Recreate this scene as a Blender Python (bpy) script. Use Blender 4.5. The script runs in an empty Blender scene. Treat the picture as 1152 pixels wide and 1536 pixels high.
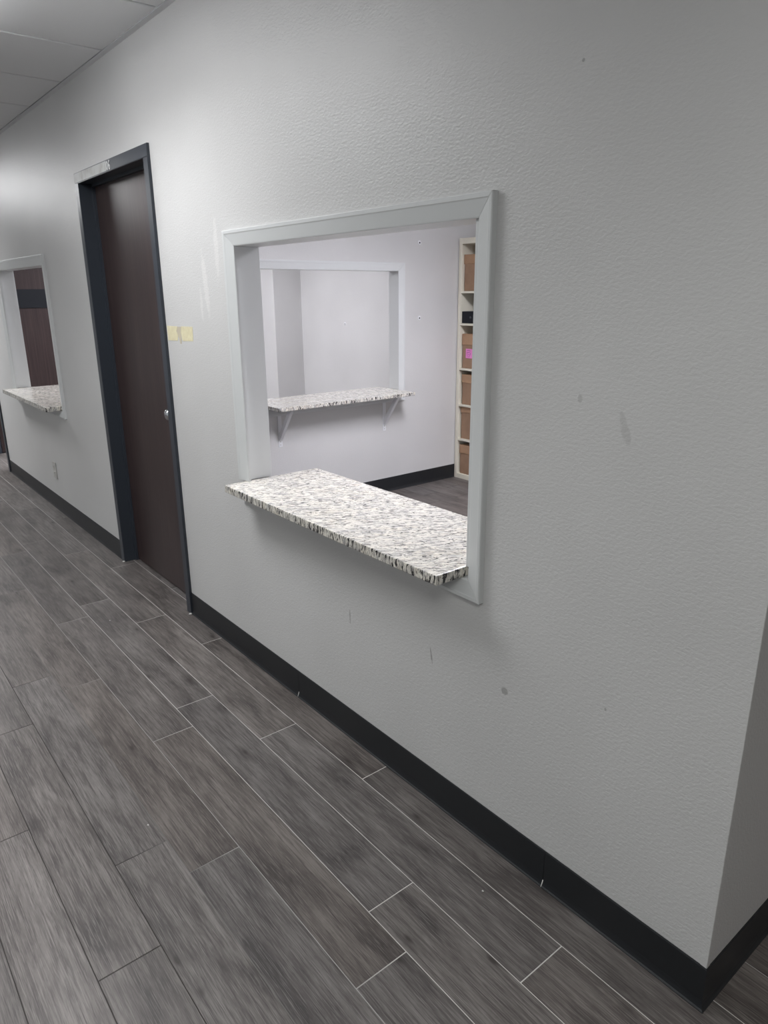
import bpy, bmesh, math, random
from mathutils import Vector, Matrix

random.seed(7)
S = bpy.context.scene
COL = S.collection

# ------------------------------------------------------------------ camera
YAW, PITCH, ROLL, FPX = 0.89323, 0.30142, -0.00762, 1060.09
CAM = Vector((0.47108, -1.25686, 1.50133))
fw = Vector((-math.sin(YAW) * math.cos(PITCH), math.cos(YAW) * math.cos(PITCH), -math.sin(PITCH)))
r0 = Vector((math.cos(YAW), math.sin(YAW), 0))
u0 = r0.cross(fw)
rt = r0 * math.cos(ROLL) + u0 * math.sin(ROLL)
up = -r0 * math.sin(ROLL) + u0 * math.cos(ROLL)
cam_d = bpy.data.cameras.new('camera')
cam_d.sensor_fit = 'HORIZONTAL'
cam_d.sensor_width = 36.0
cam_d.lens = 36.0 * FPX / 1152.0
cam_d.clip_start = 0.02
cam = bpy.data.objects.new('camera', cam_d)
COL.objects.link(cam)
cam.matrix_world = Matrix((
    (rt.x, up.x, -fw.x, CAM.x),
    (rt.y, up.y, -fw.y, CAM.y),
    (rt.z, up.z, -fw.z, CAM.z),
    (0, 0, 0, 1)))
S.camera = cam

# ------------------------------------------------------------------ world, exposure, lamps
W = bpy.data.worlds.new('world')
S.world = W
W.use_nodes = True
W.node_tree.nodes['Background'].inputs[0].default_value = (0.95, 0.97, 1.03, 1)
W.node_tree.nodes['Background'].inputs[1].default_value = 0.42
S.view_settings.view_transform = 'Standard'
S.view_settings.look = 'None'
S.view_settings.exposure = 0.0
S.view_settings.gamma = 1.0
S.view_settings.use_curve_mapping = False
CEIL = 2.486
# (x, y, size_x, size_y, watts, colour): fluorescent panels; those over open floor and passage are added fill
PANELS = [
    (-2.335, -0.90, 1.14, 0.55, 29, (0.985, 0.99, 1.0)),
    (-7.063, -0.90, 1.14, 0.55, 57, (0.985, 0.99, 1.0)),
    (0.62, -1.50, 1.14, 0.55, 21.5, (0.99, 1.0, 0.98)),  # added fill, lifts the right end of the front wall
    (-1.153, -3.30, 1.14, 0.55, 16, (0.98, 1.0, 0.99)),  # fill panel added behind the camera
    (-4.108, -3.30, 1.14, 0.55, 22, (0.97, 0.99, 1.0)),  # added to fill the front wall from across the open floor
    (-1.75, 1.65, 1.14, 0.55, 74, (0.935, 0.925, 1.0)),
    (-5.75, 1.55, 1.14, 0.55, 64, (0.945, 0.935, 1.0)),
    (2.2, 1.9, 1.14, 0.55, 19, (1.0, 0.97, 0.93)),  # added panel, fills the return wall round the corner
]

# ------------------------------------------------------------------ helpers
def tag(o, label=None, cat=None, group=None, kind=None):
    if label: o['label'] = label
    if cat: o['category'] = cat
    if group: o['group'] = group
    if kind: o['kind'] = kind
    return o

def link(name, me, mat, parent=None, loc=None):
    o = bpy.data.objects.new(name, me)
    COL.objects.link(o)
    if mat is not None and me is not None and not me.materials:
        me.materials.append(mat)
    if parent is not None: o.parent = parent
    if loc is not None: o.location = loc
    return o

def empty(name, loc=(0, 0, 0), rz=0.0):
    o = bpy.data.objects.new(name, None)
    o.empty_display_size = 0.1
    COL.objects.link(o)
    o.location = loc
    o.rotation_euler = (0, 0, rz)
    return o

def to_mesh(bm, name, smooth=False):
    bmesh.ops.recalc_face_normals(bm, faces=bm.faces[:])
    me = bpy.data.meshes.new(name)
    bm.to_mesh(me)
    bm.free()
    if smooth:
        for p in me.polygons: p.use_smooth = True
    return me

def add_box(bm, x0, x1, y0, y1, z0, z1, bevel=0.0, seg=1):
    vs = [bm.verts.new((x, y, z)) for x in (x0, x1) for y in (y0, y1) for z in (z0, z1)]
    q = [(0, 1, 3, 2), (4, 6, 7, 5), (0, 4, 5, 1), (2, 3, 7, 6), (0, 2, 6, 4), (1, 5, 7, 3)]
    fs = [bm.faces.new([vs[i] for i in f]) for f in q]
    if bevel > 0:
        es = list({e for f in fs for e in f.edges})
        bmesh.ops.bevel(bm, geom=es, offset=bevel, segments=seg, affect='EDGES', profile=0.5)

def box(name, x0, x1, y0, y1, z0, z1, mat, parent=None, bevel=0.0, seg=1):
    """a box whose origin lies at its own centre (parent space)"""
    bm = bmesh.new()
    cx, cy, cz = (x0 + x1) / 2, (y0 + y1) / 2, (z0 + z1) / 2
    add_box(bm, x0 - cx, x1 - cx, y0 - cy, y1 - cy, z0 - cz, z1 - cz, bevel, seg)
    return link(name, to_mesh(bm, name), mat, parent, (cx, cy, cz))

def add_prism(bm, pts, axis, a0, a1):
    """extrude a closed 2-D outline along axis; pts are the two remaining coordinates in xyz order"""
    def P(p, a):
        c = list(p); c.insert(axis, a); return c
    A = [bm.verts.new(P(p, a0)) for p in pts]
    B = [bm.verts.new(P(p, a1)) for p in pts]
    n = len(pts)
    for i in range(n):
        bm.faces.new((A[i], A[(i + 1) % n], B[(i + 1) % n], B[i]))
    bm.faces.new(A[::-1]); bm.faces.new(B)

def prism(name, pts, axis, a0, a1, mat, parent=None):
    bm = bmesh.new()
    add_prism(bm, pts, axis, a0, a1)
    return link(name, to_mesh(bm, name), mat, parent)

def wall_mesh(us, vs, holes, t0, t1, axis):
    """slab with rectangular holes. axis=1: u=x, v=z, thickness along y; axis=0: u=y, thickness along x"""
    us = sorted(set(us + [h[0] for h in holes] + [h[1] for h in holes]))
    vs = sorted(set(vs + [h[2] for h in holes] + [h[3] for h in holes]))
    bm = bmesh.new()
    cache = {}
    def V(u, v, t):
        k = (u, v, t)
        if k not in cache:
            cache[k] = bm.verts.new((u, t, v) if axis == 1 else (t, u, v))
        return cache[k]
    def solid(i, j):
        if i < 0 or j < 0 or i >= len(us) - 1 or j >= len(vs) - 1: return False
        cu, cv = (us[i] + us[i + 1]) / 2, (vs[j] + vs[j + 1]) / 2
        return not any(h[0] < cu < h[1] and h[2] < cv < h[3] for h in holes)
    for i in range(len(us) - 1):
        for j in range(len(vs) - 1):
            if not solid(i, j): continue
            a, b, c, d = us[i], us[i + 1], vs[j], vs[j + 1]
            for t in (t0, t1):
                bm.faces.new((V(a, c, t), V(b, c, t), V(b, d, t), V(a, d, t)))
            if not solid(i - 1, j): bm.faces.new((V(a, c, t0), V(a, d, t0), V(a, d, t1), V(a, c, t1)))
            if not solid(i + 1, j): bm.faces.new((V(b, c, t0), V(b, d, t0), V(b, d, t1), V(b, c, t1)))
            if not solid(i, j - 1): bm.faces.new((V(a, c, t0), V(b, c, t0), V(b, c, t1), V(a, c, t1)))
            if not solid(i, j + 1): bm.faces.new((V(a, d, t0), V(b, d, t0), V(b, d, t1), V(a, d, t1)))
    return to_mesh(bm, 'wall')

def add_tube(bm, pts, rad, n=8):
    rings = []
    for i, p in enumerate(pts):
        p = Vector(p)
        d = (Vector(pts[min(i + 1, len(pts) - 1)]) - Vector(pts[max(i - 1, 0)])).normalized()
        a = d.orthogonal().normalized(); b = d.cross(a)
        rings.append([bm.verts.new(p + a * rad * math.cos(2 * math.pi * k / n) + b * rad * math.sin(2 * math.pi * k / n)) for k in range(n)])
    for i in range(len(rings) - 1):
        for k in range(n):
            bm.faces.new((rings[i][k], rings[i][(k + 1) % n], rings[i + 1][(k + 1) % n], rings[i + 1][k]))
    bm.faces.new(rings[0][::-1]); bm.faces.new(rings[-1])

def lathe(name, prof, axis, mat, parent, loc, n=24):
    """prof: (radius, distance along axis)"""
    bm = bmesh.new()
    rings = []
    for r, h in prof:
        ring = []
        for k in range(n):
            a = 2 * math.pi * k / n
            c, s = r * math.cos(a), r * math.sin(a)
            ring.append(bm.verts.new({0: (h, c, s), 1: (c, h, s), 2: (c, s, h)}[axis]))
        rings.append(ring)
    for i in range(len(rings) - 1):
        for k in range(n):
            bm.faces.new((rings[i][k], rings[i][(k + 1) % n], rings[i + 1][(k + 1) % n], rings[i + 1][k]))
    bm.faces.new(rings[0][::-1]); bm.faces.new(rings[-1])
    return link(name, to_mesh(bm, name, True), mat, parent, loc)

# ------------------------------------------------------------------ materials
def new_mat(name, col, rough=0.5, spec=0.5, metal=0.0):
    m = bpy.data.materials.new(name)
    m.use_nodes = True
    b = m.node_tree.nodes['Principled BSDF']
    b.inputs['Base Color'].default_value = (*col, 1)
    b.inputs['Roughness'].default_value = rough
    b.inputs['Specular IOR Level'].default_value = spec
    b.inputs['Metallic'].default_value = metal
    return m

class NT:
    def __init__(s, m):
        s.t = m.node_tree; s.b = s.t.nodes['Principled BSDF']
    def n(s, typ, **kw):
        o = s.t.nodes.new(typ)
        for k, v in kw.items(): setattr(o, k, v)
        return o
    def l(s, a, b): s.t.links.new(a, b)
    def coord(s, scale=(1, 1, 1), rot=(0, 0, 0), rnd=0.0):
        tc = s.n('ShaderNodeTexCoord')
        src = tc.outputs['Object']
        if rnd:
            oi = s.n('ShaderNodeObjectInfo')
            mu = s.n('ShaderNodeMath', operation='MULTIPLY'); mu.inputs[1].default_value = rnd
            s.l(oi.outputs['Random'], mu.inputs[0])
            ad = s.n('ShaderNodeVectorMath', operation='ADD')
            s.l(src, ad.inputs[0]); s.l(mu.outputs[0], ad.inputs[1]); src = ad.outputs[0]
        mp = s.n('ShaderNodeMapping')
        mp.inputs['Scale'].default_value = scale; mp.inputs['Rotation'].default_value = rot
        s.l(src, mp.inputs['Vector'])
        return mp.outputs[0]
    def noise(s, vec, scale, detail=4, rough=0.5, dist=0.0):
        o = s.n('ShaderNodeTexNoise')
        o.inputs['Scale'].default_value = scale; o.inputs['Detail'].default_value = detail
        o.inputs['Roughness'].default_value = rough; o.inputs['Distortion'].default_value = dist
        s.l(vec, o.inputs['Vector'])
        return o.outputs['Fac']
    def ramp(s, fac, stops):
        o = s.n('ShaderNodeValToRGB')
        e = o.color_ramp.elements
        while len(e) < len(stops): e.new(0.5)
        for i, (p, c) in enumerate(stops):
            e[i].position = p
            e[i].color = (c, c, c, 1) if isinstance(c, (int, float)) else (*c, 1)
        s.l(fac, o.inputs[0])
        return o.outputs[0]
    def mix(s, fac, a, b, mode='MIX'):
        o = s.n('ShaderNodeMix', data_type='RGBA', blend_type=mode)
        for sock, v in ((o.inputs[0], fac), (o.inputs[6], a), (o.inputs[7], b)):
            if isinstance(v, (int, float)): sock.default_value = v
            elif isinstance(v, tuple): sock.default_value = (*v, 1)
            else: s.l(v, sock)
        return o.outputs[2]
    def bump(s, h, strength, dist):
        o = s.n('ShaderNodeBump')
        o.inputs['Strength'].default_value = strength; o.inputs['Distance'].default_value = dist
        s.l(h, o.inputs['Height']); s.l(o.outputs[0], s.b.inputs['Normal'])
    def math(s, op, a, b=None):
        o = s.n('ShaderNodeMath', operation=op)
        for i, v in enumerate((a, b)):
            if v is None: continue
            if isinstance(v, (int, float)): o.inputs[i].default_value = v
            else: s.l(v, o.inputs[i])
        return o.outputs[0]

WALLCOL = (0.60, 0.597, 0.592)
def wall_paint(name, marks=(), patches=()):
    m = new_mat(name, WALLCOL, 0.36, 0.5)
    k = NT(m)
    v = k.coord((1, 1, 1))
    big = k.noise(v, 1.6, 2)
    col = k.mix(k.ramp(big, [(0.35, 0.0), (0.65, 1.0)]), tuple(c * 0.965 for c in WALLCOL), tuple(c * 1.03 for c in WALLCOL))
    if marks or patches:
        sx = k.n('ShaderNodeSeparateXYZ'); k.l(v, sx.inputs[0])
        wob = k.noise(v, 55, 3, 0.6)
        for (mx, mz, rx, rz, dark, tint, slant) in list(marks) + list(patches):
            dx = k.math('SUBTRACT', sx.outputs[0], mx); dz = k.math('SUBTRACT', sx.outputs[2], mz)
            dx = k.math('ADD', dx, k.math('MULTIPLY', dz, slant))
            d = k.math('ADD', k.math('POWER', k.math('ABSOLUTE', k.math('DIVIDE', dx, rx)), 2.0),
                       k.math('POWER', k.math('ABSOLUTE', k.math('DIVIDE', dz, rz)), 2.0))
            f = k.math('SUBTRACT', 1.0, k.math('ADD', d, k.math('MULTIPLY', k.math('SUBTRACT', wob, 0.5), 2.2)))
            f = k.math('MULTIPLY', k.ramp(f, [(0.0, 0.0), (0.5, 1.0)]), dark)
            col = k.mix(f, col, tint)
    k.l(col, k.b.inputs['Base Color'])
    peel = k.noise(k.coord((0.72, 1, 1.3)), 125, 4, 0.6, 0.5)
    fine = k.noise(v, 330, 2, 0.5)
    h = k.math('ADD', k.ramp(peel, [(0.3, 0.0), (0.72, 1.0)]), k.math('MULTIPLY', fine, 0.25))
    k.bump(h, 0.38, 0.0014)
    return m

GREYM = (0.22, 0.215, 0.21)
M_wall_front = wall_paint('wall_paint_front',
    marks=[(-0.595, 0.508, 0.012, 0.013, 0.6, GREYM, 0), (-0.43, 1.286, 0.006, 0.011, 0.28, GREYM, 0),
           (-0.317, 1.234, 0.011, 0.036, 0.2, GREYM, 0.35), (-0.877, 0.493, 0.004, 0.026, 0.7, GREYM, 0.2),
           (-1.276, 0.468, 0.004, 0.026, 0.55, GREYM, 0.0), (-0.479, 1.918, 0.004, 0.004, 0.6, GREYM, 0),
           (-0.30, 0.60, 0.003, 0.004, 0.6, GREYM, 0)],
    patches=[(-2.17, 1.53, 0.022, 0.13, 0.6, (0.74, 0.73, 0.72), 0.1), (-2.06, 1.66, 0.018, 0.12, 0.5, (0.74, 0.73, 0.72), 0.0),
             (-2.22, 1.46, 0.012, 0.07, 0.5, (0.74, 0.73, 0.72), 0.0)])
M_wall = wall_paint('wall_paint')

M_trim = new_mat('white_trim_paint', (0.635, 0.65, 0.65), 0.32, 0.5)
k = NT(M_trim); k.bump(k.noise(k.coord((40, 40, 4)), 6, 3), 0.05, 0.001)

M_ceil = new_mat('ceiling_tile', (0.88, 0.88, 0.88), 0.9, 0.2)
k = NT(M_ceil)
sp = k.ramp(k.noise(k.coord(), 420, 2, 0.5), [(0.30, 0.0), (0.42, 1.0)])
k.l(k.mix(sp, (0.78, 0.79, 0.80), (0.88, 0.89, 0.90)), k.b.inputs['Base Color'])
k.bump(k.noise(k.coord(), 300, 3), 0.3, 0.001)
M_grid = new_mat('ceiling_grid_metal', (0.36, 0.37, 0.39), 0.6, 0.3)
M_angle = new_mat('wall_angle_metal', (0.80, 0.81, 0.83), 0.5, 0.3)
M_diff = new_mat('light_diffuser', (0.9, 0.9, 0.9), 0.4)
M_diff.node_tree.nodes['Principled BSDF'].inputs['Emission Color'].default_value = (1, 0.99, 0.97, 1)
M_diff.node_tree.nodes['Principled BSDF'].inputs['Emission Strength'].default_value = 3.0

M_frame = new_mat('slate_door_frame_paint', (0.036, 0.043, 0.055), 0.34, 0.5)
k = NT(M_frame); k.bump(k.noise(k.coord(), 160, 2), 0.08, 0.001)

def wood_door(name):
    m = new_mat(name, (0.04, 0.025, 0.024), 0.36, 0.45)
    k = NT(m)
    v = k.coord((1, 1, 1))
    g = k.noise(k.coord((130, 130, 2.2)), 1.0, 5, 0.6, 0.3)
    b = k.noise(k.coord((22, 22, 0.9)), 1.0, 3, 0.5)
    c = k.mix(k.ramp(g, [(0.35, 0.0), (0.68, 1.0)]), (0.030, 0.0185, 0.0185), (0.062, 0.041, 0.039))
    c = k.mix(k.ramp(b, [(0.35, 0.0), (0.7, 0.5)]), c, (0.026, 0.0165, 0.017))
    k.l(c, k.b.inputs['Base Color'])
    k.bump(g, 0.10, 0.0006)
    return m
M_door = wood_door('espresso_wood_veneer')

M_base = new_mat('black_rubber_base', (0.0125, 0.014, 0.0165), 0.42, 0.45)
k = NT(M_base); k.bump(k.noise(k.coord((6, 1, 1)), 25, 3), 0.08, 0.001)
M_caulk = new_mat('pale_caulk', (0.62, 0.61, 0.59), 0.6)
M_chrome = new_mat('satin_chrome', (0.78, 0.78, 0.80), 0.16, 0.5, 1.0)
M_white_metal = new_mat('white_enamel', (0.74, 0.75, 0.77), 0.35)
M_hole = new_mat('dark_recess', (0.02, 0.02, 0.022), 0.7)
M_black = new_mat('black_plastic', (0.010, 0.012, 0.016), 0.55, 0.25)
M_ivory = new_mat('ivory_laminate', (0.74, 0.71, 0.60), 0.45)
M_shelfback = new_mat('pale_shelf_back', (0.55, 0.55, 0.53), 0.6)
M_pink = new_mat('pink_paper', (0.78, 0.26, 0.58), 0.7)
M_ink = new_mat('purple_ink', (0.16, 0.03, 0.22), 0.6)
M_tape = new_mat('yellowed_tape', (0.70, 0.64, 0.40), 0.6)
k = NT(M_tape)
k.l(k.mix(k.ramp(k.noise(k.coord(), 60, 4, 0.6), [(0.35, 0.0), (0.7, 1.0)]), (0.66, 0.60, 0.40), (0.74, 0.69, 0.48)), k.b.inputs['Base Color'])
M_torn = new_mat('torn_paper_backing', (0.52, 0.47, 0.37), 0.8)
M_label = new_mat('clear_label_tape', (0.55, 0.56, 0.55), 0.45, 0.4)
k = NT(M_label)
k.l(k.mix(k.ramp(k.noise(k.coord((1, 1, 1)), 14, 3, 0.55), [(0.36, 0.0), (0.55, 1.0)]), (0.40, 0.39, 0.375), (0.56, 0.57, 0.56)), k.b.inputs['Base Color'])
M_number = new_mat('white_vinyl_number', (0.86, 0.86, 0.86), 0.5)
M_plate = new_mat('grey_outlet_plastic', (0.50, 0.49, 0.47), 0.35)

def cardboard(name, col):
    m = new_mat(name, col, 0.75, 0.25)
    k = NT(m)
    a = k.noise(k.coord((1, 1, 1), rnd=30), 9, 4, 0.6)
    f = k.noise(k.coord((160, 160, 8)), 1.0, 2)
    c = k.mix(k.ramp(a, [(0.3, 0.0), (0.75, 1.0)]), tuple(x * 0.86 for x in col), tuple(x * 1.12 for x in col))
    c = k.mix(k.math('MULTIPLY', f, 0.18), c, tuple(x * 0.7 for x in col))
    k.l(c, k.b.inputs['Base Color'])
    return m
M_card = cardboard('brown_cardboard', (0.33, 0.212, 0.14))
M_cardlid = cardboard('brown_cardboard_lid', (0.40, 0.25, 0.155))

def granite(name, sp0):
    m = new_mat(name, (0.7, 0.68, 0.62), 0.16, 0.5)
    k = NT(m)
    ROT = math.radians(-52)
    v = k.coord((1, 1, 1), (0, 0, ROT))
    w = k.n('ShaderNodeVectorMath', operation='SCALE'); w.inputs['Scale'].default_value = 0.03
    nz = k.n('ShaderNodeTexNoise'); nz.inputs['Scale'].default_value = 14; nz.inputs['Detail'].default_value = 3
    k.l(v, nz.inputs['Vector']); k.l(nz.outputs['Color'], w.inputs[0])
    ad = k.n('ShaderNodeVectorMath', operation='ADD'); k.l(v, ad.inputs[0]); k.l(w.outputs[0], ad.inputs[1])
    def st(scale):
        mp = k.n('ShaderNodeMapping'); mp.inputs['Scale'].default_value = scale
        k.l(ad.outputs[0], mp.inputs['Vector']); return mp.outputs[0]
    cream = k.ramp(k.noise(st((10, 18, 8)), 1.0, 3), [(0.35, (0.70, 0.655, 0.565)), (0.52, (0.74, 0.71, 0.64)), (0.68, (0.63, 0.605, 0.555))])
    tan = k.ramp(k.noise(st((13, 30, 10)), 1.0, 3, 0.6), [(0.60, 0.0), (0.74, 0.45)])
    c = k.mix(tan, cream, (0.46, 0.37, 0.28))
    veins = k.ramp(k.noise(st((42, 135, 34)), 1.0, 5, 0.66, 0.8), [(0.49, 0.0), (0.58, 0.9)])
    c = k.mix(veins, c, (0.26, 0.25, 0.24))
    grey = k.ramp(k.noise(st((24, 66, 20)), 1.0, 5, 0.65, 0.6), [(0.50, 0.0), (0.64, 0.7)])
    c = k.mix(grey, c, (0.34, 0.34, 0.345))
    white = k.ramp(k.noise(st((34, 100, 40)), 1.0, 4, 0.6, 0.5), [(0.54, 0.0), (0.64, 0.85)])
    c = k.mix(white, c, (0.79, 0.765, 0.70))
    specks = k.ramp(k.noise(st((55, 150, 26)), 1.0, 4, 0.62, 0.4), [(sp0, 0.0), (sp0 + 0.04, 1.0)])
    c = k.mix(specks, c, (0.03, 0.028, 0.03))
    k.l(c, k.b.inputs['Base Color'])
    return m
M_granite = granite('speckled_white_granite', 0.585)
# the sawn edge shows the dark minerals end-on
M_granite_edge = granite('granite_sawn_edge', 0.535)

def plank_mat():
    m = new_mat('grey_oak_vinyl', (0.13, 0.115, 0.105), 0.42, 0.4)
    k = NT(m)
    oi = k.n('ShaderNodeObjectInfo')
    R = 37.0
    cloud = k.noise(k.coord((3.4, 13, 1), rnd=R), 1.0, 5, 0.62, 0.35)
    streak = k.noise(k.coord((4.0, 95, 1), rnd=R), 1.0, 6, 0.7, 0.25)
    fine = k.noise(k.coord((14, 430, 1), rnd=R), 1.0, 3, 0.6)
    c = k.ramp(cloud, [(0.33, (0.050, 0.044, 0.043)), (0.46, (0.118, 0.106, 0.101)), (0.66, (0.192, 0.178, 0.169))])
    grain = k.noise(k.coord((9, 210, 1), rnd=R), 1.0, 4, 0.7, 0.15)
    c = k.mix(k.ramp(grain, [(0.36, 0.6), (0.5, 0.0)]), c, (0.045, 0.040, 0.038))
    c = k.mix(k.ramp(streak, [(0.36, 0.8), (0.54, 0.0)]), c, (0.054, 0.047, 0.045))
    c = k.mix(k.ramp(fine, [(0.50, 0.0), (0.68, 0.55)]), c, (0.26, 0.243, 0.232))
    # knots: small dark eyes with rings
    vo = k.n('ShaderNodeTexVoronoi'); vo.inputs['Scale'].default_value = 1.0
    k.l(k.coord((4.0, 10.5, 1), rnd=R), vo.inputs['Vector'])
    kn = k.ramp(vo.outputs['Distance'], [(0.035, 0.9), (0.09, 0.35), (0.26, 0.0)])
    c = k.mix(kn, c, (0.035, 0.029, 0.027))
    # plank to plank tint
    t = k.ramp(oi.outputs['Random'], [(0.0, (0.86, 0.85, 0.85)), (0.35, (1.02, 0.98, 0.95)), (0.65, (0.97, 0.98, 1.0)), (1.0, (1.14, 1.12, 1.10))])
    c = k.mix(1.0, c, t, 'MULTIPLY')
    k.l(c, k.b.inputs['Base Color'])
    k.l(k.ramp(fine, [(0.3, 0.36), (0.7, 0.52)]), k.b.inputs['Roughness'])
    k.bump(k.math('ADD', fine, streak), 0.18, 0.0008)
    return m
M_plank = plank_mat()
M_under = new_mat('pale_joint_filler', (0.55, 0.54, 0.52), 0.8)
k = NT(M_under)
sx = k.n('ShaderNodeSeparateXYZ'); k.l(k.coord(), sx.inputs[0])
# joint filler is pale along the front wall and worn out (dark) further into the hall
pale = k.ramp(k.math('ADD', sx.outputs[1], k.math('MULTIPLY', k.math('SUBTRACT', k.noise(k.coord((1, 1, 1)), 1.5, 2), 0.5), 0.6)), [(0.0, 0.0), (1.0, 1.0)])
fa = k.n('ShaderNodeMapRange'); fa.inputs[1].default_value = -0.80; fa.inputs[2].default_value = -0.42
k.l(sx.outputs[1], fa.inputs[0])
fb = k.n('ShaderNodeMapRange'); fb.inputs[1].default_value = 0.42; fb.inputs[2].default_value = 0.09
k.l(sx.outputs[1], fb.inputs[0])
k.l(k.mix(k.math('MULTIPLY', fa.outputs[0], fb.outputs[0]), (0.035, 0.031, 0.029), (0.52, 0.51, 0.49)), k.b.inputs['Base Color'])

# ------------------------------------------------------------------ setting: floor
XL, XR = -9.6, 4.2           # hall ends
YOPP = -4.83                 # opposite wall
T = 0.10                     # wall thickness
YB = 3.23                    # back wall of the rooms
floor = tag(empty('floor'), 'dark grey wood-look plank floor of the hall and office', kind='structure')
under = box('subfloor', XL, XR, YOPP, 4.2, -0.06, -0.0006, M_under, floor)
under.location = (0, 0, 0)
under.data.transform(Matrix.Translation(((XL + XR) / 2, (YOPP + 4.2) / 2, -0.0303)))
PW, PL = 0.149, 1.19
OFF = {0: -1.077, 1: -0.287, 2: -0.658, 3: -0.512, 4: -1.067, 5: -1.22, 6: -0.90, 7: -0.33, 8: -0.75, 9: -1.10}
plank_cache = {}
def plank(x0, x1, y0, y1):
    g = 0.0010
    key = (round(x1 - x0, 4), round(y1 - y0, 4))
    if key not in plank_cache:
        bm = bmesh.new()
        L, B = key[0] - 2 * 0.0014, key[1] - 2 * g
        # a plank with a small eased top edge
        e = 0.0006
        lo = [bm.verts.new((sx * L / 2, sy * B / 2, -0.0045)) for sx, sy in ((-1, -1), (1, -1), (1, 1), (-1, 1))]
        mi = [bm.verts.new((sx * L / 2, sy * B / 2, -e)) for sx, sy in ((-1, -1), (1, -1), (1, 1), (-1, 1))]
        hi = [bm.verts.new((sx * (L / 2 - e), sy * (B / 2 - e), 0)) for sx, sy in ((-1, -1), (1, -1), (1, 1), (-1, 1))]
        for a, b in ((lo, mi), (mi, hi)):
            for i in range(4):
                bm.faces.new((a[i], a[(i + 1) % 4], b[(i + 1) % 4], b[i]))
        bm.faces.new(hi)
        me = to_mesh(bm, 'plank'); me.materials.append(M_plank)
        plank_cache[key] = me
    o = bpy.data.objects.new('plank', plank_cache[key])
    COL.objects.link(o)
    o.parent = floor
    o.location = ((x0 + x1) / 2, (y0 + y1) / 2, 0)
def plank_row(y0, y1, xa, xb, off):
    n = math.floor((xa - off) / PL)
    x = off + n * PL
    while x < xb - 0.001:
        a, b = max(x, xa), min(x + PL, xb)
        if b - a > 0.02: plank(a, b, y0, y1)
        x += PL
rnd = random.Random(3)
i = -1
while True:                                             # hall rows
    y1 = 0.039 - PW * i; y0 = y1 - PW
    if i > 12: break
    off = OFF.get(i, -rnd.random() * PL)
    if i == -1:                                         # under the two doors
        plank_row(y0, y1, -3.545, -2.600, -2.95); plank_row(y0, y1, -7.35, -6.373, -7.0)
    else:
        plank_row(y0, y1, XL if i < 9 else -2.6, 2.3, off)
    i += 1
y = 0.039
while y < YB:                                           # office rows and the side passage
    off = -rnd.random() * PL
    if y > 0.1:
        plank_row(y, min(y + PW, YB), -3.7, -0.10, off)
    plank_row(y, min(y + PW, YB), 0.0, 1.2, off) if y > 0.03 else None
    y += PW
# the open floor behind the camera and the next room: the same boards, joined
bm = bmesh.new()
def field(xa, xb, ya, yb):
    y = ya
    while y < yb:
        x = xa - rnd.random() * PL
        while x < xb:
            add_box(bm, max(x, xa) + .001, min(x + PL, xb) - .001, y + .001, min(y + PW, yb) - .001, -0.004, 0)
            x += PL
        y += PW
field(XL, XR, YOPP, 0.039 - 13 * PW); field(XL, -2.6, 0.039 - 13 * PW, 0.039 - 9 * PW); field(2.3, XR, 0.039 - 13 * PW, 4.1)
field(-7.35, -3.80, 0.19, YB); field(1.2, 2.3, 0.039, 4.1); field(0, 1.2, YB + .1, 4.1)
tag(link('plank_field', to_mesh(bm, 'plank_field'), M_plank, floor), kind='stuff')

# ------------------------------------------------------------------ setting: walls
# openings in the front wall (x0, x1, z0, z1)
D1 = (-3.545, -2.600, -1, 2.073)
D2 = (-7.318, -6.373, -1, 2.073)
O1 = (-1.946, -0.733, 0.762, 1.678)
O2 = (-5.660, -4.400, 0.762, 1.693)
wf = link('wall_front', wall_mesh([XL, 0.0], [0.0, CEIL + 0.05], [(-3.545, -2.600, -0.001, 2.073), (-7.318, -6.373, -0.001, 2.073), O1, O2], 0.0, T, 1), M_wall_front)
tag(wf, 'grey orange-peel painted hall wall with two pass-through openings and doors', kind='structure')
def swall(name, us, vs, holes, t0, t1, axis, label):
    o = link(name, wall_mesh(us, vs, holes, t0, t1, axis), M_wall)
    return tag(o, label, kind='structure')
swall('wall_return', [T, 4.2], [0, CEIL + 0.05], [], -0.10, 0.0, 0, 'grey wall turning the corner at the right of the hall')
swall('wall_partition', [T, YB], [0, CEIL + 0.05], [(1.06, 2.262, 0.745, 1.663)], -3.80, -3.70, 0, 'pale wall of the office with a pass-through to the next room')
swall('wall_back', [-7.35, -0.10], [0, CEIL + 0.05], [], YB, YB + 0.1, 1, 'pale back wall of the rooms behind the hall')
swall('wall_left', [T, YB], [0, CEIL + 0.05], [], -7.45, -7.35, 0, 'pale left wall of the second room')
swall('wall_corner', [2.88, YB], [0, CEIL + 0.05], [], -7.35, -6.56, 0, 'boxed-out corner of the second room')
swall('wall_opposite', [XL, XR], [0, CEIL + 0.05], [(-8.8, 0.6, 0.12, 2.38)], YOPP - 0.1, YOPP, 1, 'grey wall on the opposite side of the hall')
swall('wall_end', [YOPP, 4.2], [0, CEIL + 0.05], [], XL - 0.1, XL, 0, 'grey wall at the far end of the hall')
swall('wall_passage', [YOPP, 4.2], [0, CEIL + 0.05], [], XR, XR + 0.1, 0, 'grey wall closing the side passage')
swall('wall_passage_back', [0, XR], [0, CEIL + 0.05], [], 4.1, 4.2, 1, 'grey wall at the end of the side passage')

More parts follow.
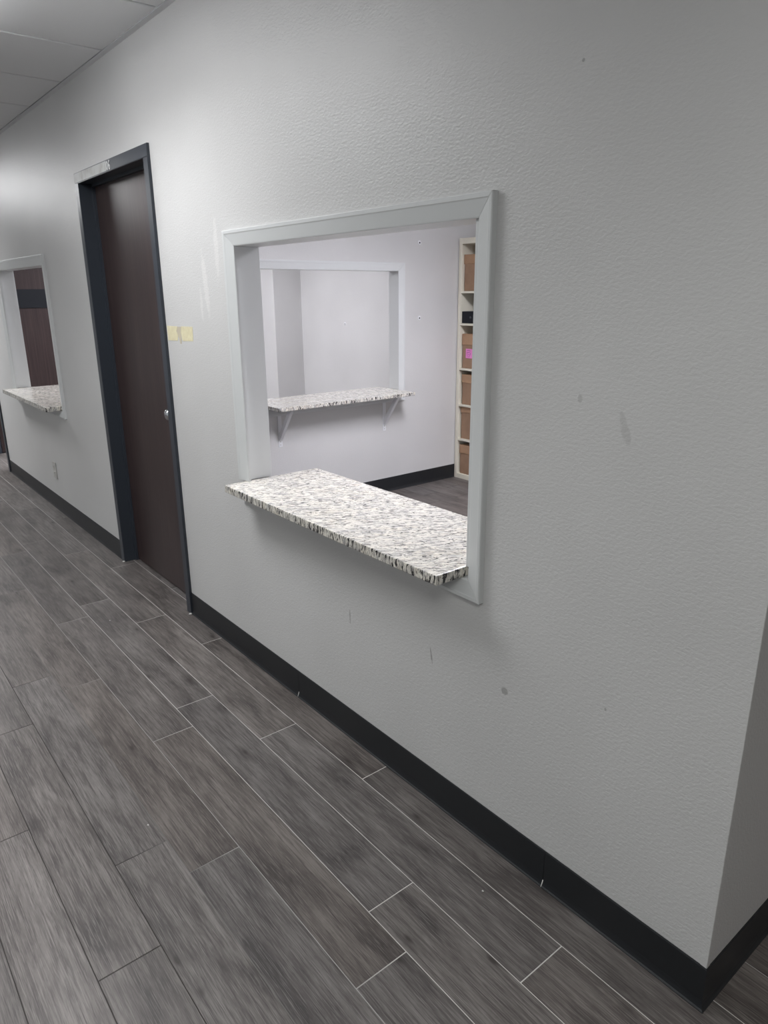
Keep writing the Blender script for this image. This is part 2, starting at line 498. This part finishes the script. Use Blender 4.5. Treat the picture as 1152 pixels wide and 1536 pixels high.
# glazing added on the unseen opposite side: lets in daylight fill for the wall
M_glass = bpy.data.materials.new('window_glass'); M_glass.use_nodes = True
gt = M_glass.node_tree; gt.nodes.clear()
go = gt.nodes.new('ShaderNodeOutputMaterial'); gm = gt.nodes.new('ShaderNodeMixShader')
ga = gt.nodes.new('ShaderNodeBsdfTransparent'); gb = gt.nodes.new('ShaderNodeBsdfGlossy'); gb.inputs['Roughness'].default_value = 0.02
ga.inputs[0].default_value = (0.93, 0.96, 0.95, 1); gm.inputs[0].default_value = 0.06
gt.links.new(ga.outputs[0], gm.inputs[1]); gt.links.new(gb.outputs[0], gm.inputs[2]); gt.links.new(gm.outputs[0], go.inputs[0])
w4 = tag(empty('window_4', (0, 0, 0)), 'storefront glazing along the open side of the hall', kind='structure')
NP = 8
for q_ in range(NP + 1):
    xm = -8.8 + 0.03 + q_ * (9.4 - 0.06) / NP
    box('mullion', xm - 0.03, xm + 0.03, YOPP - 0.09, YOPP - 0.01, 0.12, 2.38, M_frame, w4)
    if q_ < NP: box('pane', xm + 0.03, xm - 0.03 + (9.4 - 0.06) / NP, YOPP - 0.053, YOPP - 0.047, 0.12, 2.38, M_glass, w4)

# corner bead along the outer corner of the front wall
# (a slim painted L-profile, a hair proud of the plaster)
cb = prism('trim_1', [(-0.014, -0.0006), (0.0, -0.0009), (0.0009, 0.0), (0.0006, 0.014), (-0.002, 0.014), (-0.002, 0.002), (-0.014, 0.002)], 2, 0.112, CEIL, M_wall)
tag(cb, 'painted corner bead on the outside wall corner', kind='structure')

# ------------------------------------------------------------------ setting: ceiling
ceil = tag(empty('ceiling'), 'suspended ceiling of pale tiles in a metal grid', kind='structure')
G = 0.591
gx0 = -2.926 - 11 * G
ys = [-0.020] + [-0.60 * q for q in range(1, 9)]
def troffer_at(cx, cy):
    return any(abs(cx - p[0]) < p[2] / 2 + 0.02 and abs(cy - p[1]) < 0.3 for p in PANELS)
tile_cache = {}
nx = int((XR - gx0) / G) + 1
for ix in range(nx):
    x0 = gx0 + ix * G
    for r in range(8):
        y1, y0 = ys[r], ys[r + 1]
        cx, cy = x0 + G / 2, (y0 + y1) / 2
        if troffer_at(cx, cy): continue
        key = (r == 0)
        w, d = G - 0.017, (y1 - y0) - 0.017
        kk = round(d, 4)
        if kk not in tile_cache:
            bm = bmesh.new(); add_box(bm, -w / 2, w / 2, -d / 2, d / 2, 0, 0.015, 0.003)
            me = to_mesh(bm, 'ceiling_tile'); me.materials.append(M_ceil); tile_cache[kk] = me
        o = bpy.data.objects.new('ceiling_tile', tile_cache[kk]); COL.objects.link(o); o.parent = ceil
        o.location = (cx, cy, CEIL - 0.005)
# grid: main runners, cross tees, wall angle
for yv in ys[1:8]:
    box('grid_runner', XL, XR, yv - 0.012, yv + 0.012, CEIL + 0.0115, CEIL + 0.022, M_grid, ceil)
for ix in range(nx + 1):
    xv = gx0 + ix * G
    segs = [(ys[j + 1] + 0.012, ys[j] - (0.012 if j else 0.022)) for j in range(8)]
    for j, (a, b) in enumerate(segs):
        if any(abs(xv - p[0]) < p[2] / 2 - 0.05 and b > p[1] > a for p in PANELS): continue
        box('grid_tee', xv - 0.012, xv + 0.012, a, b, CEIL + 0.0115, CEIL + 0.02, M_grid, ceil)
box('wall_angle', XL, 0.0, -0.024, 0.0, CEIL - 0.005, CEIL - 0.003, M_angle, ceil)
box('wall_angle', XL, XR, YOPP, YOPP + 0.024, CEIL - 0.005, CEIL - 0.003, M_angle, ceil)
box('ceiling_slab', XL, XR, YOPP, 0.0, CEIL + 0.10, CEIL + 0.13, M_ceil, ceil)
box('ceiling_board', -7.45, 0.0, T, 3.33, CEIL, CEIL + 0.05, M_ceil, ceil)
box('ceiling_board', 0.0, XR, 0.0, 4.2, CEIL, CEIL + 0.05, M_ceil, ceil)

# light panels, some of them added only as fill
PLAB = ['white recessed ceiling light panel over the hall beside the dark door',
        'white recessed ceiling light panel at the far end of the hall',
        'white recessed ceiling light panel over the open floor right of the corner',
        'white recessed ceiling light panel over the open floor behind the camera',
        'white recessed ceiling light panel over the open floor facing the dark door',
        'white ceiling light panel inside the office behind the granite counter',
        'white ceiling light panel inside the second room',
        'white ceiling light panel over the side passage round the corner']
for (px, py, sx_, sy_, watt, colr), lab in zip(PANELS, PLAB):
    z = CEIL if py < 0 else CEIL - 0.035
    t = tag(empty('ceiling_light', (px, py, z)), lab, 'ceiling light')
    for a, b, c, d in ((-sx_ / 2 - 0.018, sx_ / 2 + 0.018, -sy_ / 2 - 0.018, -sy_ / 2), (-sx_ / 2 - 0.018, sx_ / 2 + 0.018, sy_ / 2, sy_ / 2 + 0.018),
                       (-sx_ / 2 - 0.018, -sx_ / 2, -sy_ / 2, sy_ / 2), (sx_ / 2, sx_ / 2 + 0.018, -sy_ / 2, sy_ / 2)):
        box('frame', a, b, c, d, 0, 0.034, M_white_metal, t)
    # lens drop added to brighten the ceiling; half even glow, half straight down
    dm = M_diff.copy(); dm.name = 'light_diffuser'
    dm.node_tree.nodes['Principled BSDF'].inputs['Emission Color'].default_value = (*colr, 1)
    dm.node_tree.nodes['Principled BSDF'].inputs['Emission Strength'].default_value = 0.5 * watt / (math.pi * sx_ * sy_)
    box('diffuser', -sx_ / 2, sx_ / 2, -sy_ / 2, sy_ / 2, -0.065, 0.026, dm, t, 0.01, 2)
    ld = bpy.data.lights.new('panel_light', 'AREA'); ld.shape = 'RECTANGLE'; ld.size = sx_ - 0.02; ld.size_y = sy_ - 0.02
    ld.energy = watt * 0.55; ld.color = colr; ld.spread = math.radians(152)
    lo = bpy.data.objects.new('panel_light', ld); COL.objects.link(lo); lo.parent = t; lo.location = (0, 0, -0.068)

# ------------------------------------------------------------------ setting: pass-through openings
def casing_piece(name, side, inn, prof_w, parent, M, start=None, thick=0.018, tr=lambda u, t, v: (u, -t, v)):
    """one mitred casing board. inn=(u0,u1,v0,v1) inner rectangle; widths per side prof_w=(L,R,T,B).
    start overrides: dict of 'cut0'/'cut1' giving a square cut coordinate along the board."""
    u0, u1, v0, v1 = inn
    wL, wR, wT, wB = prof_w
    # profile: (fraction of width, thickness)
    prof = [(0.0, 0.0), (0.0, thick * 0.50), (0.05, thick * 0.58), (0.70, thick * 0.90), (0.74, thick * 0.93), (0.78, thick), (0.95, thick), (1.0, thick * 0.88), (1.0, 0.0)]
    cut0 = (start or {}).get('cut0'); cut1 = (start or {}).get('cut1')
    A, B = [], []
    for f, t in prof:
        if side == 'L': a, b = (u0 - wL * f, t, v0 - wB * f), (u0 - wL * f, t, v1 + wT * f)
        if side == 'R': a, b = (u1 + wR * f, t, v0 - wB * f), (u1 + wR * f, t, v1 + wT * f)
        if side == 'T': a, b = (u0 - wL * f, t, v1 + wT * f), (u1 + wR * f, t, v1 + wT * f)
        if side == 'B': a, b = (u0 - wL * f, t, v0 - wB * f), (u1 + wR * f, t, v0 - wB * f)
        if cut0 is not None: a = (a[0], a[1], cut0) if side in 'LR' else (cut0, a[1], a[2])
        if cut1 is not None: b = (b[0], b[1], cut1) if side in 'LR' else (cut1, b[1], b[2])
        # hairline open mitre
        mg = 0.0006
        if side in 'LR':
            if cut0 is None: a = (a[0], a[1], a[2] + mg)
            if cut1 is None: b = (b[0], b[1], b[2] - mg)
        else:
            a = (a[0] + mg, a[1], a[2]); b = (b[0] - mg, b[1], b[2])
        A.append(a); B.append(b)
    bm = bmesh.new()
    va = [bm.verts.new(tr(*p)) for p in A]; vb = [bm.verts.new(tr(*p)) for p in B]
    n = len(prof)
    for i in range(n):
        bm.faces.new((va[i], va[(i + 1) % n], vb[(i + 1) % n], vb[i]))
    bm.faces.new(va[::-1]); bm.faces.new(vb)
    return link(name, to_mesh(bm, name), M, parent)

# opening 1, the big one
w1 = tag(empty('window_1', (0, 0, 0)), 'white-cased pass-through opening over the near granite counter', kind='structure')
inn1 = (-1.906, -0.730, 0.778, 1.660)
ww1 = (0.070, 0.047, 0.053, 0.052)
casing_piece('casing', 'L', inn1, ww1, w1, M_trim, {'cut0': 0.8092})
casing_piece('casing', 'R', inn1, ww1, w1, M_trim)
casing_piece('casing', 'T', inn1, ww1, w1, M_trim)
casing_piece('casing', 'B', inn1, ww1, w1, M_trim)
box('jamb', -1.945, -1.928, 0.0005, T + 0.004, 0.8092, 1.660, M_trim, w1, 0.001)
box('jamb', -0.749, -0.7335, 0.0005, T + 0.004, 0.8092, 1.660, M_trim, w1, 0.001)
box('head_jamb', -1.945, -0.7335, 0.0005, T + 0.004, 1.6605, 1.677, M_trim, w1, 0.001)
box('sill', -1.945, -0.7335, 0.0005, T + 0.004, 0.763, 0.7785, M_trim, w1, 0.001)

# opening 2, further down the hall
w2 = tag(empty('window_2', (0, 0, 0)), 'white-cased pass-through opening beyond the dark door', kind='structure')
inn2 = (-5.600, -4.400, 0.778, 1.675)
ww2 = (0.075, 0.055, 0.062, 0.045)
casing_piece('casing', 'L', inn2, ww2, w2, M_trim, {'cut0': 0.8112})
for s_ in 'RTB': casing_piece('casing', s_, inn2, ww2, w2, M_trim)
box('jamb', -5.659, -5.642, 0.0005, T + 0.004, 0.8112, 1.675, M_trim, w2, 0.001)
box('jamb', -4.417, -4.401, 0.0005, T + 0.004, 0.8112, 1.675, M_trim, w2, 0.001)
box('head_jamb', -5.659, -4.401, 0.0005, T + 0.004, 1.6755, 1.692, M_trim, w2, 0.001)
box('sill', -5.659, -4.401, 0.0005, T + 0.004, 0.763, 0.7785, M_trim, w2, 0.001)

# opening 3, in the partition (facing +x)
w3 = tag(empty('window_3', (0, 0, 0)), 'white-cased pass-through in the office wall above the bracketed counter', kind='structure')
inn3 = (1.078, 2.245, 0.760, 1.648)
ww3 = (0.055, 0.058, 0.058, 0.055)
trx = lambda u, t, v: (-3.70 + t, u, v)
casing_piece('casing', 'L', inn3, ww3, w3, M_trim, {'cut0': 0.7905}, tr=trx)
casing_piece('casing', 'R', inn3, ww3, w3, M_trim, None, tr=trx)
casing_piece('casing', 'T', inn3, ww3, w3, M_trim, None, tr=trx)
casing_piece('casing', 'B', inn3, ww3, w3, M_trim, None, tr=trx)
box('jamb', -3.804, -3.7005, 1.061, 1.076, 0.7905, 1.648, M_trim, w3, 0.001)
box('jamb', -3.804, -3.7005, 2.246, 2.2615, 0.7905, 1.648, M_trim, w3, 0.001)
box('head_jamb', -3.804, -3.7005, 1.061, 2.2615, 1.6485, 1.6625, M_trim, w3, 0.001)
box('sill', -3.804, -3.7005, 1.061, 2.2615, 0.746, 0.764, M_trim, w3, 0.001)

# ------------------------------------------------------------------ setting: doors
def door_frame(d, x0, x1, ztop, stop):
    """x0..x1 outer width; hollow metal frame, proud of the wall, with stops"""
    f = 0.050
    for a, b, s_ in ((x0, x0 + f, 1), (x1 - f, x1, -1)):
        bm = bmesh.new()
        pts = [(a, -0.012), (b, -0.012), (b, 0.052), (b + 0.014, 0.052) if s_ > 0 else (b, 0.052), (b + 0.014, T + 0.012) if s_ > 0 else (b, T + 0.012), (a, T + 0.012)]
        if s_ < 0:
            pts = [(a, -0.012), (b, -0.012), (b, T + 0.012), (a - 0.014, T + 0.012), (a - 0.014, 0.052), (a, 0.052)]
        add_prism(bm, pts, 2, 0.0005, ztop - f)
        bmesh.ops.bevel(bm, geom=[e for e in bm.edges if abs(e.verts[0].co.z - e.verts[1].co.z) > 1], offset=0.002, segments=2, affect='EDGES')
        link('jamb', to_mesh(bm, 'jamb'), M_frame, d)
    bm = bmesh.new()
    add_prism(bm, [(-0.012, ztop - f), (-0.012, ztop), (T + 0.012, ztop), (T + 0.012, ztop - f - 0.014), (0.052, ztop - f - 0.014), (0.052, ztop - f)], 0, x0, x1)
    bmesh.ops.bevel(bm, geom=[e for e in bm.edges if abs(e.verts[0].co.x - e.verts[1].co.x) > .5], offset=0.002, segments=2, affect='EDGES')
    link('head', to_mesh(bm, 'head'), M_frame, d)

def knob(parent, loc, n_sign):
    """lathe knob; its axis along y, growing toward n_sign"""
    prof = [(0.032, 0.0), (0.032, 0.004), (0.028, 0.009), (0.013, 0.012), (0.011, 0.026), (0.017, 0.032), (0.0245, 0.041), (0.0265, 0.050), (0.0245, 0.058), (0.016, 0.063), (0.006, 0.0645), (0.0005, 0.065)]
    return lathe('door_knob', [(r * 1.0, h * n_sign) for r, h in prof], 1, M_chrome, parent, loc)

d1 = tag(empty('door_1', (0, 0, 0)), 'dark espresso wood door in a slate metal frame', kind='structure')
door_frame(d1, -3.557, -2.588, 2.085, 0.07)
leaf = box('leaf', -3.504, -2.641, 0.066, 0.098, 0.008, 2.030, M_door, d1, 0.0015)
# the leaf stands in the rabbet behind the stop: children are given in leaf space
lc = leaf.location.copy()
knob(leaf, Vector((-2.706, 0.066, 0.965)) - lc, -1)
# label tape and number on the head
box('label_tape', -3.553, -3.075, -0.0131, -0.0125, 2.040, 2.080, M_label, d1)
def digit(pts, closed, name, x, parent):
    bm = bmesh.new()
    add_tube(bm, pts + ([pts[0]] if closed else []), 0.0034, 6)
    for v in bm.verts: v.co.y *= 0.25
    me = to_mesh(bm, name)
    return link(name, me, M_number, parent, (x, -0.0133, 2.0595))
oval = [(0.0085 * math.cos(a), 0, 0.0165 * math.sin(a)) for a in [2 * math.pi * i / 20 for i in range(20)]]
digit(oval, True, 'number_zero', -3.062, d1)
six = [(0.008, 0, 0.014), (0.003, 0, 0.0168), (-0.003, 0, 0.0150), (-0.007, 0, 0.008), (-0.0085, 0, -0.002), (-0.0080, 0, -0.009), (-0.004, 0, -0.0155), (0.001, 0, -0.0168),
       (0.0062, 0, -0.0140), (0.0082, 0, -0.0080), (0.0066, 0, -0.0020), (0.0015, 0, 0.0008), (-0.004, 0, -0.001), (-0.0080, 0, -0.006)]
digit(six, False, 'number_six', -3.034, d1)
# caulk dabs where the frame meets the floor
for cx in (-2.590, -3.512):
    bm = bmesh.new(); bmesh.ops.create_icosphere(bm, subdivisions=1, radius=0.009)
    for v in bm.verts: v.co.z *= 0.5
    link('caulk_dab', to_mesh(bm, 'caulk_dab', True), M_caulk, d1, (cx, -0.016, 0.003))

d2 = tag(empty('door_2', (0, 0, 0)), 'dark wood door standing open into the second room', kind='structure')
door_frame(d2, -7.33, -6.361, 2.085, 0.07)
# open leaf, swung against the left wall
leaf2 = box('leaf', -7.305, -7.270, 0.115, 0.985, 0.008, 2.030, M_door, d2, 0.0015)
l2 = leaf2.location.copy()
box('sign_panel', -7.2695 - l2.x, -7.262 - l2.x, 0.42 - l2.y, 0.93 - l2.y, 1.380 - l2.z, 1.555 - l2.z, M_black, leaf2, 0.001)
lathe('door_knob', [(0.032, 0.0), (0.032, 0.004), (0.013, 0.012), (0.011, 0.026), (0.0245, 0.041), (0.0265, 0.050), (0.016, 0.063), (0.0005, 0.065)], 0, M_chrome, leaf2, Vector((-7.270, 0.92, 0.965)) - l2)

# ------------------------------------------------------------------ setting: rubber baseboards
BH = 0.112
PROF = [(0.0, 0.001), (0.0, BH), (0.002, BH), (0.0035, BH - 0.003), (0.0038, 0.024), (0.0052, 0.014), (0.0075, 0.006), (0.0105, 0.0024), (0.011, 0.001)]
def base_strip(parent, p0, p1, nrm, mit0=0.0, mit1=0.0):
    """rubber cove strip from p0 to p1 (xy) on a wall with outward normal nrm; mit extends the toe past outer corners"""
    p0, p1, nrm = Vector(p0), Vector(p1), Vector(nrm)
    d = (p1 - p0).normalized()
    bm = bmesh.new()
    A = []; B = []
    for t, z in PROF:
        a = p0 + nrm * t - d * (t * mit0); b = p1 + nrm * t + d * (t * mit1)
        A.append(bm.verts.new((a.x, a.y, z))); B.append(bm.verts.new((b.x, b.y, z)))
    n = len(PROF)
    for i in range(n): bm.faces.new((A[i], A[(i + 1) % n], B[(i + 1) % n], B[i]))
    bm.faces.new(A[::-1]); bm.faces.new(B)
    return link('base_strip', to_mesh(bm, 'base_strip'), M_base, parent)
bf = tag(empty('baseboard_front'), 'black rubber baseboard along the hall wall', kind='structure')
GAP = 0.0012
for a, b, m1 in ((-0.431, 0.0, 1.0), (-1.621, -0.431, 0), (-2.587, -1.621, 0), (-4.749, -3.558, 0), (-5.939, -4.749, 0), (-6.360, -5.939, 0)):
    base_strip(bf, (a + GAP / 2, 0), (b - (0 if m1 else GAP / 2), 0), (0, -1), 0, m1)
for jx in (-0.431, -1.621):                     # pale filler in the strip joints
    bm = bmesh.new(); add_tube(bm, [(jx, -0.0105, 0.003), (jx, -0.0068, 0.010), (jx + 0.001, -0.0045, 0.022)], 0.0014, 6)
    link('joint_filler', to_mesh(bm, 'joint_filler', True), M_caulk, bf)
br = tag(empty('baseboard_right'), 'black rubber baseboard round the corner at the right', kind='structure')
base_strip(br, (0, 0), (0, 1.19), (1, 0), 1.0, 0); base_strip(br, (0, 1.1912), (0, 2.38), (1, 0)); base_strip(br, (0, 2.3812), (0, 3.5), (1, 0))
bo = tag(empty('baseboard_left'), 'black rubber baseboard along the office wall under the bracketed counter', kind='structure')
for a, b in ((0.105, 1.29), (1.2912, 2.48), (2.4812, 3.22)): base_strip(bo, (-3.70, a), (-3.70, b), (1, 0))
bb = tag(empty('baseboard_opposite'), 'black rubber baseboard on the opposite side of the hall', kind='structure')
for q_ in range(11): base_strip(bb, (XL + 0.01 + q_ * 1.2, YOPP), (XL + 1.209 + q_ * 1.2, YOPP), (0, 1))

# ------------------------------------------------------------------ granite counters
def slab(name, x0, x1, y0, y1, z0, z1, label):
    t = tag(empty(name, ((x0 + x1) / 2, (y0 + y1) / 2, z0)), label, 'counter')
    cx, cy = (x0 + x1) / 2, (y0 + y1) / 2
    bm = bmesh.new()
    add_box(bm, x0 - cx, x1 - cx, y0 - cy, y1 - cy, 0, z1 - z0, 0.003, 2)
    # slightly chipped arrises
    bmesh.ops.subdivide_edges(bm, edges=[e for e in bm.edges if e.calc_length() > 0.3], cuts=40)
    me = to_mesh(bm, 'slab')
    me.materials.append(M_granite); me.materials.append(M_granite_edge)
    for p in me.polygons: p.material_index = 0 if abs(p.normal.z) > 0.6 else 1
    link('slab', me, None, t)
    return t
c1 = slab('granite_counter', -1.926, -0.7505, -0.104, 0.316, 0.7795, 0.8082, 'speckled white granite counter slab nearest the camera, through the large opening')
c2 = slab('granite_counter', -5.640, -4.4185, -0.104, 0.316, 0.7795, 0.8102, 'speckled granite counter slab beyond the dark door, cut by the frame edge')
c3 = slab('granite_counter', -3.940, -3.498, 1.0775, 2.2445, 0.7645, 0.7895, 'speckled granite counter slab on white brackets inside the office')

# ------------------------------------------------------------------ shelf brackets under the office counter
def bracket(yc, label):
    t = tag(empty('shelf_bracket', (-3.70, yc, 0.49)), label, 'bracket', 'white brackets under the office counter')
    h = 0.7645 - 0.49
    w = 0.015
    bm = bmesh.new(); add_box(bm, 0.0005, 0.004, -w, w, 0, 0.218, 0.0008); link('wall_plate', to_mesh(bm, 'wall_plate'), M_white_metal, t)
    bm = bmesh.new(); add_box(bm, 0.0185, 0.188, -w, w, h - 0.0045, h - 0.0005, 0.0008); link('top_arm', to_mesh(bm, 'top_arm'), M_white_metal, t)
    # diagonal channel strut
    bm = bmesh.new()
    add_prism(bm, [(0.004, 0.050), (0.012, 0.044), (0.176, h - 0.005), (0.142, h - 0.005), (0.004, 0.088)], 1, -0.011, 0.011)
    link('strut', to_mesh(bm, 'strut'), M_white_metal, t)
    for zz in (0.014, 0.036):
        lathe('screw', [(0.0042, 0.0), (0.0042, 0.0012), (0.002, 0.002)], 0, M_plate, t, (0.0042, 0, zz), 10)
    return t
b1 = bracket(1.190, 'white steel bracket under the near left end of the office counter')
b2 = bracket(2.107, 'white steel bracket under the far right end of the office counter')

# ------------------------------------------------------------------ shelving unit with boxes
SX0, SX1, SYF, SYB = -3.692, -3.292, 2.86, 3.222
shelf = tag(empty('bookcase', ((SX0 + SX1) / 2, SYF, 0)), 'tall narrow ivory bookcase holding cardboard boxes in the office corner', 'bookcase')
ox, oy = (SX0 + SX1) / 2, SYF
def sb(name, x0, x1, y0, y1, z0, z1, m): return box(name, x0 - ox, x1 - ox, y0 - oy, y1 - oy, z0, z1, m, shelf, 0.0012)
TH = 0.030
sb('side_panel', SX0, SX0 + TH, SYF, SYB, 0.0, 1.894, M_ivory)
sb('side_panel', SX1 - TH, SX1, SYF, SYB, 0.0, 1.894, M_ivory)
IX0, IX1 = SX0 + TH, SX1 - TH
sb('top_panel', IX0, IX1, SYF, SYB, 1.852, 1.894, M_ivory)
sb('bottom_panel', IX0, IX1, SYF, SYB, 0.0, 0.040, M_ivory)
SHELVES = [(1.489, 1.505), (1.246, 1.262), (0.896, 0.912), (0.605, 0.621), (0.321, 0.338)]
for a, b in SHELVES: sb('shelf_board', IX0, IX1, SYF, SYB - 0.012, a, b, M_ivory)
sb('back_panel', IX0, IX1, SYB - 0.008, SYB, 0.040, 1.852, M_shelfback)
BG = 'cardboard file boxes in the bookcase'
def file_box(zb, ztop, lid_h, xl, yf, label, wid=0.30, dep=0.26, slot=False):
    t = tag(empty('file_box', (xl + wid / 2, yf, zb)), label, 'box', BG)
    h = ztop - zb
    bm = bmesh.new(); add_box(bm, -wid / 2 + 0.005, wid / 2 - 0.005, 0.004, dep - 0.004, 0.0005, h - 0.006, 0.002); link('body', to_mesh(bm, 'body'), M_card, t)
    bm = bmesh.new(); add_box(bm, -wid / 2, wid / 2, 0.0, dep, h - lid_h, h, 0.002); link('lid', to_mesh(bm, 'lid'), M_cardlid, t)
    # hand hole in the front
    bm = bmesh.new()
    add_prism(bm, [(-0.04 + 0.0, h * 0.45), (-0.032, h * 0.45 - 0.012), (0.032, h * 0.45 - 0.012), (0.04, h * 0.45), (0.032, h * 0.45 + 0.012), (-0.032, h * 0.45 + 0.012)], 1, 0.0032, 0.0042)
    link('hand_hole', to_mesh(bm, 'hand_hole'), M_hole, t)
    return t
file_box(1.5055, 1.775, 0.070, IX0 + 0.004, SYF + 0.022, 'brown lidded file box on the topmost shelf of the bookcase')
bx3 = file_box(0.9125, 1.180, 0.083, IX0 + 0.010, SYF + 0.014, 'brown file box carrying a pink note, third bay from the top')
file_box(0.6215, 0.862, 0.066, IX0 + 0.016, SYF + 0.016, 'brown file box with scuffed lid directly below the pink-note box')
file_box(0.3385, 0.600, 0.045, IX0 + 0.014, SYF + 0.016, 'brown file box on the second shelf up, its lid close under the board above')
file_box(0.0405, 0.284, 0.070, IX0 + 0.012, SYF + 0.014, 'brown file box at the bottom of the bookcase, just above the floor')
# black device in the second bay
dv = tag(empty('black_device', (IX0 + 0.16, SYF + 0.012, 1.2625)), 'black electronics box with a faint grey emblem in the second bay', 'electronics')
bm = bmesh.new(); add_box(bm, -0.155, 0.155, 0, 0.24, 0.0005, 0.090, 0.002); link('case', to_mesh(bm, 'case'), M_black, dv)
lathe('emblem', [(0.010, 0.0), (0.010, -0.0008)], 1, new_mat('grey_emblem', (0.05, 0.055, 0.065), 0.4), dv, (-0.062, 0.0, 0.045), 12)
# pink sticky note with scribbles, stuck on the third bay's box
nt = tag(empty('sticky_note', (-3.572, SYF + 0.0172, 1.030)), 'pink sticky note with purple handwriting on a cardboard file box', 'note')
bm = bmesh.new(); add_box(bm, -0.036, 0.036, -0.0006, 0.0, -0.037, 0.037); link('paper', to_mesh(bm, 'paper'), M_pink, nt)
for pts in ([(-0.026, 0.022), (-0.005, 0.026), (0.018, 0.021)], [(-0.022, 0.008), (-0.018, -0.026)], [(-0.022, 0.008), (0.004, 0.010), (0.016, 0.006), (0.015, -0.010)],
            [(-0.010, -0.006), (0.004, -0.004), (0.006, -0.022), (-0.009, -0.024)]):
    bm = bmesh.new(); add_tube(bm, [(a, -0.0008, b) for a, b in pts], 0.0016, 5)
    for v in bm.verts: v.co.y = -0.0008 + (v.co.y + 0.0008) * 0.25
    link('pen_stroke', to_mesh(bm, 'pen_stroke'), M_ink, nt)

# ------------------------------------------------------------------ small things on the walls
# outlet plate
op = tag(empty('wall_outlet', (-4.838, 0, 0.305)), 'grey electrical outlet plate low on the wall beneath the far opening', 'outlet')
bm = bmesh.new(); add_box(bm, -0.036, 0.036, -0.007, -0.0005, -0.060, 0.060, 0.002); link('cover_plate', to_mesh(bm, 'cover_plate'), M_plate, op)
for zz in (-0.022, 0.022):
    bm = bmesh.new(); add_box(bm, -0.016, 0.016, -0.0085, -0.0068, zz - 0.014, zz + 0.014, 0.003); ro = link('receptacle', to_mesh(bm, 'receptacle'), M_plate, op)
    for sx_ in (-0.006, 0.006):
        box('slot', sx_ - 0.001, sx_ + 0.001, -0.0088, -0.0084, zz - 0.004, zz + 0.005, M_hole, ro)
# yellowed tape left beside the door
tp = tag(empty('tape_strip', (-2.45, 0, 1.34)), 'yellowed strip of torn tape on the wall right of the dark door', 'tape')
def patch(name, pts, m, t=0.0008, y=-0.0004):
    bm = bmesh.new(); add_prism(bm, pts, 1, y - t, y); return link(name, to_mesh(bm, name), m, tp)
patch('tape_piece', [(-0.128, 0.030), (-0.128, -0.031), (-0.070, -0.030), (-0.028, -0.029), (-0.020, -0.006), (-0.034, 0.010), (-0.020, 0.030)], M_tape)
patch('tape_piece', [(0.020, 0.032), (0.012, 0.008), (0.018, -0.018), (0.026, -0.028), (0.125, -0.024), (0.130, 0.033)], M_tape)
patch('torn_backing', [(-0.020, 0.029), (-0.033, 0.010), (-0.020, -0.006), (-0.012, -0.018), (-0.004, -0.041), (0.008, -0.040), (0.013, -0.022), (0.011, 0.008), (0.018, 0.030)], M_torn, 0.0006)
# wall anchors left in the office wall and the next room
def anchor(loc, axis_x, label):
    t = tag(empty('wall_anchor', loc), label, 'wall anchor')
    ax = 0 if axis_x else 1
    s_ = 1 if axis_x else -1
    lathe('collar', [(0.017, 0.0003 * s_), (0.016, 0.0022 * s_), (0.0065, 0.0030 * s_)], ax, M_white_metal, t, (0, 0, 0), 12)
    lathe('hole', [(0.0062, 0.0030 * s_), (0.0060, 0.0034 * s_)], ax, M_hole, t, (0, 0, 0), 10)
anchor((-3.70, 2.456, 1.849), True, 'small white wall anchor above and right of the office pass-through')
anchor((-3.70, 2.459, 1.312), True, 'small white wall anchor right of the office pass-through, halfway down')
anchor((-5.73, YB, 1.19), False, 'tiny wall anchor on the next room wall seen through both openings')
# pale crumbs on the floor
for (fx, fy, lab) in ((-2.774, -0.346, 'tiny white paint crumb on the floor planks near the dark door'),
                      (-0.519, -0.138, 'tiny white paint crumb on the floor planks near the baseboard below the counter'),
                      (-1.314, -0.726, 'tiny white paint crumb out in the middle of the plank floor')):
    bm = bmesh.new(); bmesh.ops.create_icosphere(bm, subdivisions=1, radius=0.0034)
    for v in bm.verts: v.co = Vector((v.co.x * (1 + 0.4 * math.sin(v.co.y * 900)), v.co.y * 0.8, v.co.z * 0.45 + 0.0013))
    o = link('paint_crumb', to_mesh(bm, 'paint_crumb'), M_caulk, None, (fx, fy, 0.0002)); tag(o, lab, 'crumb')
